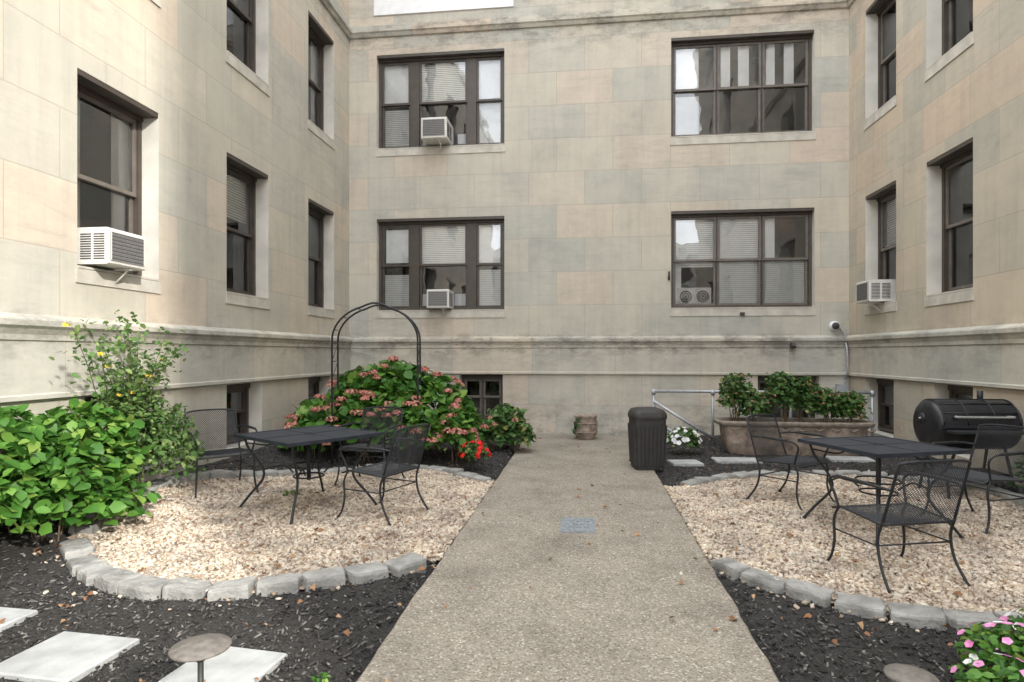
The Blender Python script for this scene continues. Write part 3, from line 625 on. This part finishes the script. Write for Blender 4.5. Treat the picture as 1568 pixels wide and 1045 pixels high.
for z,r in ((.13,.203),(.28,.206)): mb.tube([(r*math.cos(a),r*math.sin(a),z) for a in np.linspace(0,2*math.pi,29)],.010,1)
bar=mb_part(mb,0)
# ---------------------------------------------------------------- foliage
def leaves(blobs,count,size,mi,shell=.55,flat=.5,zmin=.03,wid=1.0,lump=.18):
    w=np.array([b[6] if len(b)>6 else b[3]*b[4]+b[4]*b[5] for b in blobs],float); w/=w.sum()
    idx=R.choice(len(blobs),count,p=w); B=np.array([b[:6] for b in blobs])[idx]
    d=norm(R.normal(size=(count,3))); d[:,2]=np.where(d[:,2]<-.3,-d[:,2],d[:,2])
    r=shell+(1.05-shell)*R.uniform(0,1,count)**.55
    r=r*(1+lump*np.sin(d[:,0]*7+idx*1.7)*np.sin(d[:,1]*6+idx)*np.cos(d[:,2]*5))
    pos=B[:,:3]+d*B[:,3:6]*r[:,None]
    k=pos[:,2]>zmin; pos=pos[k];d=d[k];n=len(pos)
    dirv=d*np.array([1,1,.3])+R.normal(0,.5,(n,3))+np.array([0,0,-.2]); nrm=d*.6+np.array([0,0,1-flat*.3])+R.normal(0,.42,(n,3))
    s=size*R.uniform(.5,1.3,n); sc=np.stack([s*wid,s,s],-1)
    return inst(LEAFV,LEAFF,pos-norm(dirv)*s[:,None]*.5,frames(dirv,nrm),sc,mi,jit=.025)
def stems(base,blobs,n,r,mi):
    mb=MB()
    for k in range(n):
        b=blobs[R.randint(len(blobs))]; d=norm(R.normal(size=3)); d[2]=abs(d[2])
        p=np.array(b[:3])+d*np.array(b[3:6])*.8; q=np.array([b[0]+R.uniform(-.5,.5)*b[3]*.5,b[1]+R.uniform(-.5,.5)*b[4]*.5,base])
        mid=(p+q)/2+np.array([*( (p-q)[:2]*-.12),.08]); mb.tube(smooth_path([tuple(q),tuple(mid),tuple(p)],4),r,0,5)
    return mb_part(mb,mi)
PETV=np.array([(0,0,0),(-.5,.6,.08),(0,1.0,.02),(.5,.6,.08)],float); PETF=np.array([(0,3,2),(0,2,1)])
def heads(pts,rad,npet,mi,petal=.03,squash=.7):
    P=[];Dd=[]
    for p in pts:
        rr=rad*R.uniform(.7,1.15); d=norm(R.normal(size=(npet,3))); d[:,2]=np.abs(d[:,2])*1.0-.15
        P.append(np.array(p)+d*np.array([rr,rr,rr*squash])); Dd.append(d)
    P=np.concatenate(P);Dd=np.concatenate(Dd);n=len(P)
    t=np.cross(Dd,R.normal(size=(n,3))); s=petal*R.uniform(.7,1.3,n)
    return inst(PETV,PETF,P-norm(t)*s[:,None]*.5,frames(t,Dd+R.normal(0,.3,(n,3))),np.stack([s,s,s],-1),mi)
def flowers5(pts,nrm,size,mi):
    n=len(pts); pts=np.array(pts);nrm=norm(np.array(nrm))
    a0=norm(np.cross(nrm,R.normal(size=(n,3)))); b0=np.cross(nrm,a0); s=size*R.uniform(.8,1.2,n)
    PP=[];DD=[];NN=[];SS=[]
    for k in range(5):
        q=k*2*math.pi/5; d=a0*math.cos(q)+b0*math.sin(q)
        PP.append(pts);DD.append(d+nrm*.12);NN.append(nrm);SS.append(s)
    PP=np.concatenate(PP);DD=np.concatenate(DD);NN=np.concatenate(NN);S=np.concatenate(SS)
    return inst(PETV,PETF,PP,frames(DD,NN),np.stack([S*1.15,S,S],-1),mi)
def surfpts(blobs,n,up=.1,front=True,rr=1.04):
    out=[];no=[]
    while len(out)<n:
        b=blobs[R.randint(len(blobs))]; d=norm(R.normal(size=3))
        if d[2]<up: continue
        if front and d[1]>.5 and R.rand()<.7: continue
        p=np.array(b[:3])+d*np.array(b[3:6])*rr
        if any(sum(((p-np.array(c[:3]))/(np.array(c[3:6])*.93))**2)<1 for c in blobs): continue
        out.append(p); no.append(d*np.array([1,1,.7])+np.array([0,-.1,.5]))
    return out,no
HY=[(-3.65,8.45,.45,.50,.60,.42),(-3.15,8.5,.72,.50,.60,.54),(-2.65,8.5,.82,.52,.60,.56),(-2.15,8.55,.70,.50,.55,.48),(-2.35,7.98,.40,.50,.35,.45),(-2.95,8.0,.46,.55,.35,.48),(-1.80,8.5,.42,.36,.45,.42),(-3.75,8.1,.30,.35,.4,.36),(-1.75,8.1,.32,.26,.3,.31),(-3.3,8.95,.55,.6,.5,.5)]
fp,_=surfpts(HY,96,-.1,rr=1.08); fp2,_=surfpts(HY,26,-.1)
tm_obj('hydrangea_bush',[leaves(HY,4600,.14,0,wid=1.3),stems(.0,HY,40,.007,1),heads(fp,.078,60,2,.032),heads(fp2,.05,30,3,.03)],[M_leafA,M_wood,M_coral,M_leafB])
SB=[(-1.20,9.25,.35,.30,.30,.36),(-1.0,9.1,.25,.25,.22,.26),(-1.38,9.05,.25,.25,.22,.28)]
fp,_=surfpts(SB,6,.3)
tm_obj('small_hydrangea',[leaves(SB,900,.11,0,wid=1.2),heads(fp,.05,30,1,.028),stems(0,SB,14,.006,2)],[M_leafB,M_coral,M_wood])
BG=[(-1.40,7.72,.20,.17,.17,.16)]
fp,fn=surfpts(BG,26,.0,rr=1.15)
tm_obj('red_begonia',[leaves(BG,240,.07,0,wid=1.3),flowers5(fp,fn,.030,1),heads(fp[:12],.03,14,1,.026)],[M_leafB,M_red])
LS=[(-4.10,3.55,.45,.45,.5,.50),(-3.95,4.15,.42,.42,.45,.45),(-4.10,4.55,.62,.38,.42,.45),(-3.80,4.45,.30,.30,.33,.30),(-4.2,3.9,.75,.3,.5,.35),(-4.18,4.9,.60,.26,.3,.38)]
tm_obj('leafy_shrub',[leaves(LS,3400,.105,0,wid=1.25,lump=.26),stems(.05,LS,34,.007,1)],[M_leafA,M_wood])
RB=[(-4.12,5.20,.80,.25,.34,.40),(-4.10,5.60,.62,.24,.34,.38),(-3.98,5.45,.42,.30,.38,.34)]
mb=MB(); tips=[]
for k in range(17):
    y0=5.10+random.uniform(-.15,.2); x0=-4.15+random.uniform(-.05,.08)
    tx=-4.12+random.uniform(-.2,.3); ty=y0+random.uniform(-.75,.5); tz=random.uniform(1.2,1.82)
    P=smooth_path([(x0,y0,.15),(x0+(tx-x0)*.2,y0+(ty-y0)*.2,.8),(x0+(tx-x0)*.6,y0+(ty-y0)*.6,(.8+tz)/2+.1),(max(tx,-4.36),ty,tz)],6)
    mb.tube(P,[.006*(1-.7*i/len(P)) for i in range(len(P))],0,5); tips.append([tuple(p) for p in P])
pos=[]
for P in tips:
    for j in range(90):
        p=np.array(P[R.randint(len(P)//3,len(P))]); pos.append(p+R.normal(0,.07,3)*np.array([.8,1,.8]))
pos=np.array(pos); pos[:,0]=np.maximum(pos[:,0],XL+.07); d=R.normal(size=(len(pos),3))*np.array([1,1,.6]); nn=R.normal(0,.5,(len(pos),3))+np.array([0,0,1]); s=R.uniform(.03,.068,len(pos))
lv=inst(LEAFV,LEAFF,pos,frames(d,nn),np.stack([s*1.1,s,s],-1),0)
fps=[np.array(P[-1])+R.normal(0,.02,3) for P in tips[:4]]+[p for p in pos[R.randint(0,len(pos),4)]]
tm_obj('rose_bush',[leaves(RB,2100,.06,0,shell=.3),lv,mb_part(mb,1),heads(fps,.022,12,2,.026)],[M_leafC,M_stem,M_yel])
def planter(cx,cy,w,d,h,blobs,n,name):
    mb=MB(); z0=float(gh(cx,cy)); P=7
    mb.loft([(cx,cy,w*.425,d*.34,z0),(cx,cy,w*.435,d*.37,z0+.03),(cx,cy,w*.465,d*.44,z0+h*.45),(cx,cy,w*.475,d*.46,z0+h*.80),(cx,cy,w*.48,d*.47,z0+h*.84)],0,n=60,p=P)
    mb2=MB(); mb2.loft([(cx,cy,w*.482,d*.48,z0+h*.84),(cx,cy,w*.51,d*.54,z0+h*.88),(cx,cy,w*.515,d*.55,z0+h*.97),(cx,cy,w*.505,d*.53,z0+h),(cx,cy,w*.475,d*.46,z0+h*.99),(cx,cy,w*.47,d*.45,z0+h*.93)],0,n=60,p=P)
    mb3=MB()
    for k in range(9):
        x=cx-w*.44+k*w*.11; mb3.tube(smooth_path([(x,cy-d*.49,z0+h*.80),(x+.06,cy-d*.505,z0+h*.74),(x+.12,cy-d*.49,z0+h*.80)],4),.010,0,5)
    tm_obj(name,[mb_part(mb,0),mb_part(mb2,1),mb_part(mb3,1),leaves(blobs,n,.066,2,shell=.1,zmin=z0+h*.9,wid=1.2,lump=.35),stems(z0+h*.9,blobs,40,.006,3),heads(surfpts(blobs,46,.0,rr=.95)[0],.022,9,4,.022)],[M_plant,M_rim,M_leafB,M_wood,M_coral])
planter(2.98,9.28,2.08,.54,.49,[(2.20,9.28,.82,.25,.25,.40),(2.45,9.22,.68,.22,.24,.26),(2.85,9.28,.84,.26,.25,.38),(3.12,9.22,.78,.26,.25,.38),(3.48,9.25,.70,.26,.24,.30),(3.78,9.28,.66,.22,.22,.30)],5400,'planter_with_shrubs')
tm_obj('barrel_urn',[bar,leaves([(-.12,-.12,.16,.09,.09,.22)],70,.07,1)],[M_plant,M_leafD],None,Matrix.Translation((.02,10.62,PT)))
WF=[(1.42,9.05,.22,.24,.2,.2)]
fp,fn=surfpts(WF,40,.1); tm_obj('white_impatiens',[leaves(WF,330,.075,0,wid=1.2),flowers5(fp,fn,.036,1)],[M_leafB,M_whitep])
IM=[(1.98,3.05,.10,.25,.22,.13),(2.25,2.95,.12,.28,.3,.15),(1.80,2.85,.07,.18,.2,.10),(2.35,3.3,.10,.25,.2,.12),(2.1,2.6,.1,.3,.25,.13)]
fp,fn=surfpts(IM,34,.25,False,1.1); fp2,fn2=surfpts(IM,60,.25,False,1.1)
tm_obj('impatiens',[leaves(IM,1700,.055,0,wid=1.15),flowers5(fp,fn,.025,1),flowers5(fp2,fn2,.026,2)],[M_leafA,M_whitep,M_pink])
RS=[(4.12,6.0,.35,.26,.3,.33),(4.15,5.6,.3,.25,.3,.28)]
tm_obj('evergreen_shrub',[leaves(RS,1000,.055,0,shell=.3),stems(.05,RS,12,.006,1)],[M_leafD,M_wood])
tm_obj('weed_seedling',[leaves([(-1.17,2.62,.03,.035,.035,.04)],16,.035,0,zmin=.0),leaves([(-3.0,6.0,.05,.08,.08,.04)],26,.05,0,zmin=.0)],[M_leafA])
# ---------------------------------------------------------------- arch
mb=MB()
for y in(-.17,.17):
    P=[(-.56,y,0),(-.56,y,.8),(-.56,y,1.65)]+[(-.56*math.cos(a),y,1.68+.46*math.sin(a)+(.04*max(0,1-abs(a-math.pi/2)/.35))) for a in np.linspace(.1,math.pi-.1,22)]+[(.56,y,1.65),(.56,y,.8),(.56,y,0)]
    mb.tube(P,.013)
for s in (-1,1):
    for z in np.arange(.2,1.7,.24): mb.tube([(s*.56,-.17,z),(s*.56,.17,z)],.006)
    for z in np.arange(.2,1.45,.24): mb.tube([(s*.56,-.17,z),(s*.56,.17,z+.24)],.004)
for a in np.linspace(.3,math.pi-.3,7): mb.tube([(-.56*math.cos(a),-.17,1.68+.46*math.sin(a)),(-.56*math.cos(a),.17,1.68+.46*math.sin(a))],.006)
mb.obj('garden_arch',[M_iron],None,Matrix.Translation((-2.78,7.98,0))@Matrix.Rotation(math.radians(10),4,'Z'))
mb=MB(); Y=10.0; zr=.90; g=.03; rr=.024
mb.tube([(1.10,Y,g),(1.10,Y,zr)],rr,0,8); mb.tube([(1.085,Y,zr),(4.44,Y,zr)],rr,0,8); mb.tube([(4.40,Y,g),(4.40,Y,zr+.02)],rr,0,8)
for xx in (2.02,3.2): mb.tube([(xx,Y,g),(xx,Y,zr)],.022,0,8)
mb.tube([(1.10,Y-.04,.74),(2.05,Y-.04,.14)],.022,0,8); mb.tube([(1.10,Y-.04,.44),(1.72,Y-.04,.05)],.022,0,8); mb.tube([(2.02,Y,.46),(4.40,Y,.46)],.020,0,8)
for q in ((1.10,zr),(4.40,zr),(2.02,zr)): mb.tube([(q[0],Y,q[1]-.05),(q[0],Y,q[1]+.03)],.034,0,10)
mb.obj('pipe_railing',[M_galv])
cam_mb=MB(); cx,cz=4.30,1.98
cam_mb.tube([(cx,-.001,cz),(cx,-.05,cz)],.085,0,20)
for k in range(6):
    a=k*math.pi/12; b=(k+1)*math.pi/12; cam_mb.tube([(cx,-.05-.07*math.sin(a),cz),(cx,-.05-.07*math.sin(b)-.0002,cz)],[.072*math.cos(a),.072*math.cos(b)+.001],1 if k>1 else 0,18,False)
cam_mb.tube(smooth_path([(cx+.06,-.03,cz-.01),(cx+.14,-.03,cz-.10),(cx+.17,-.03,cz-.25),(cx+.17,-.12,cz-.42),(cx+.17,-.12,cz-.8),(cx+.17,-.03,cz-.9),(cx+.17,-.03,cz-1.0)],5),.018,2,8)
cam_mb.box(cx+.02,cx+.20,-.08,-.001,.86,.98,2)
cam_mb.obj('security_camera',[M_white,M_acd,M_galv],None,MXB)
mb=MB(); mb.box(3.54,3.62,-.14,-.096,1.60,1.69,0); mb.tube([(3.58,-.12,1.66),(3.58,-.20,1.62)],.03,0,10); mb.obj('wall_spotlight',[M_frame],None,MXB)
mb=MB(); mb.tube([(1.50,-.03,2.97),(1.50,-.03,2.82)],.02,0,8); mb.box(2.72,2.8,-.05,-.029,2.17,2.23,0); mb.obj('hose_bib',[M_frame],None,MXB)
def lamp(x,y,z,r):
    mb=MB(); mb.loft([(0,0,r*.98,r*.98,z-.008),(0,0,r,r,z-.003),(0,0,r*.97,r*.97,z+.001),(0,0,r*.5,r*.5,z+.012),(0,0,r*.12,r*.12,z+.018)],0,36)
    mb.tube([(0,0,z-.05),(0,0,z-.008)],.016,1,12); mb.tube([(0,0,-.05),(0,0,z-.05)],.010,1,8)
    mb.obj('path_light',[M_lamp,M_green_post],None,Matrix.Translation((x,y,0)))
lamp(-1.33,1.99,.48,.10); lamp(1.20,2.42,.31,.088)
# ---------------------------------------------------------------- light
EL=26; AZ=135
w=bpy.data.worlds.new('World'); scene.world=w; w.use_nodes=True; nt=w.node_tree; bg=nt.nodes['Background']; L=nt.links
sky=N(nt,'ShaderNodeTexSky',sky_type='NISHITA'); sky.sun_disc=False; sky.sun_elevation=math.radians(EL); sky.sun_rotation=math.radians(AZ); sky.air_density=1; sky.dust_density=2.5; sky.ozone_density=1
tc=N(nt,'ShaderNodeTexCoord'); mp=N(nt,'ShaderNodeMapping'); mp.inputs['Scale'].default_value=(1,1,2.5); L.new(tc.outputs['Generated'],mp.inputs[0])
no=N(nt,'ShaderNodeTexNoise'); no.inputs['Scale'].default_value=2.2; no.inputs['Detail'].default_value=8; no.inputs['Roughness'].default_value=.6; L.new(mp.outputs[0],no.inputs['Vector'])
r=ramp(nt,[(.34,(.3,.3,.3)),(.56,(1,1,1))]); L.new(no.outputs['Fac'],r.inputs['Fac'])
mx=mix(nt); mx.inputs['Color2'].default_value=(32,32.6,33.4,1); L.new(r.outputs['Color'],mx.inputs['Fac']); L.new(sky.outputs['Color'],mx.inputs['Color1'])
L.new(mx.outputs[0],bg.inputs['Color']); bg.inputs['Strength'].default_value=.15
S=Vector((math.sin(math.radians(AZ))*math.cos(math.radians(EL)),math.cos(math.radians(AZ))*math.cos(math.radians(EL)),math.sin(math.radians(EL))))
sd=bpy.data.lights.new('sun','SUN'); sd.energy=5; sd.angle=math.radians(2.2); sd.color=(1,.95,.87)
so=bpy.data.objects.new('sun',sd); link(so); so.rotation_euler=S.to_track_quat('Z','Y').to_euler(); so.location=(20,-20,20)
cd=bpy.data.cameras.new('camera'); cd.sensor_width=36; cd.lens=936/1568*36; cd.shift_y=19.5/1568; cd.clip_end=500; cd.clip_start=.05
co=bpy.data.objects.new('camera',cd); link(co); co.location=(0,0,1.5); co.rotation_euler=(math.pi/2,0,math.atan(111/936)); scene.camera=co
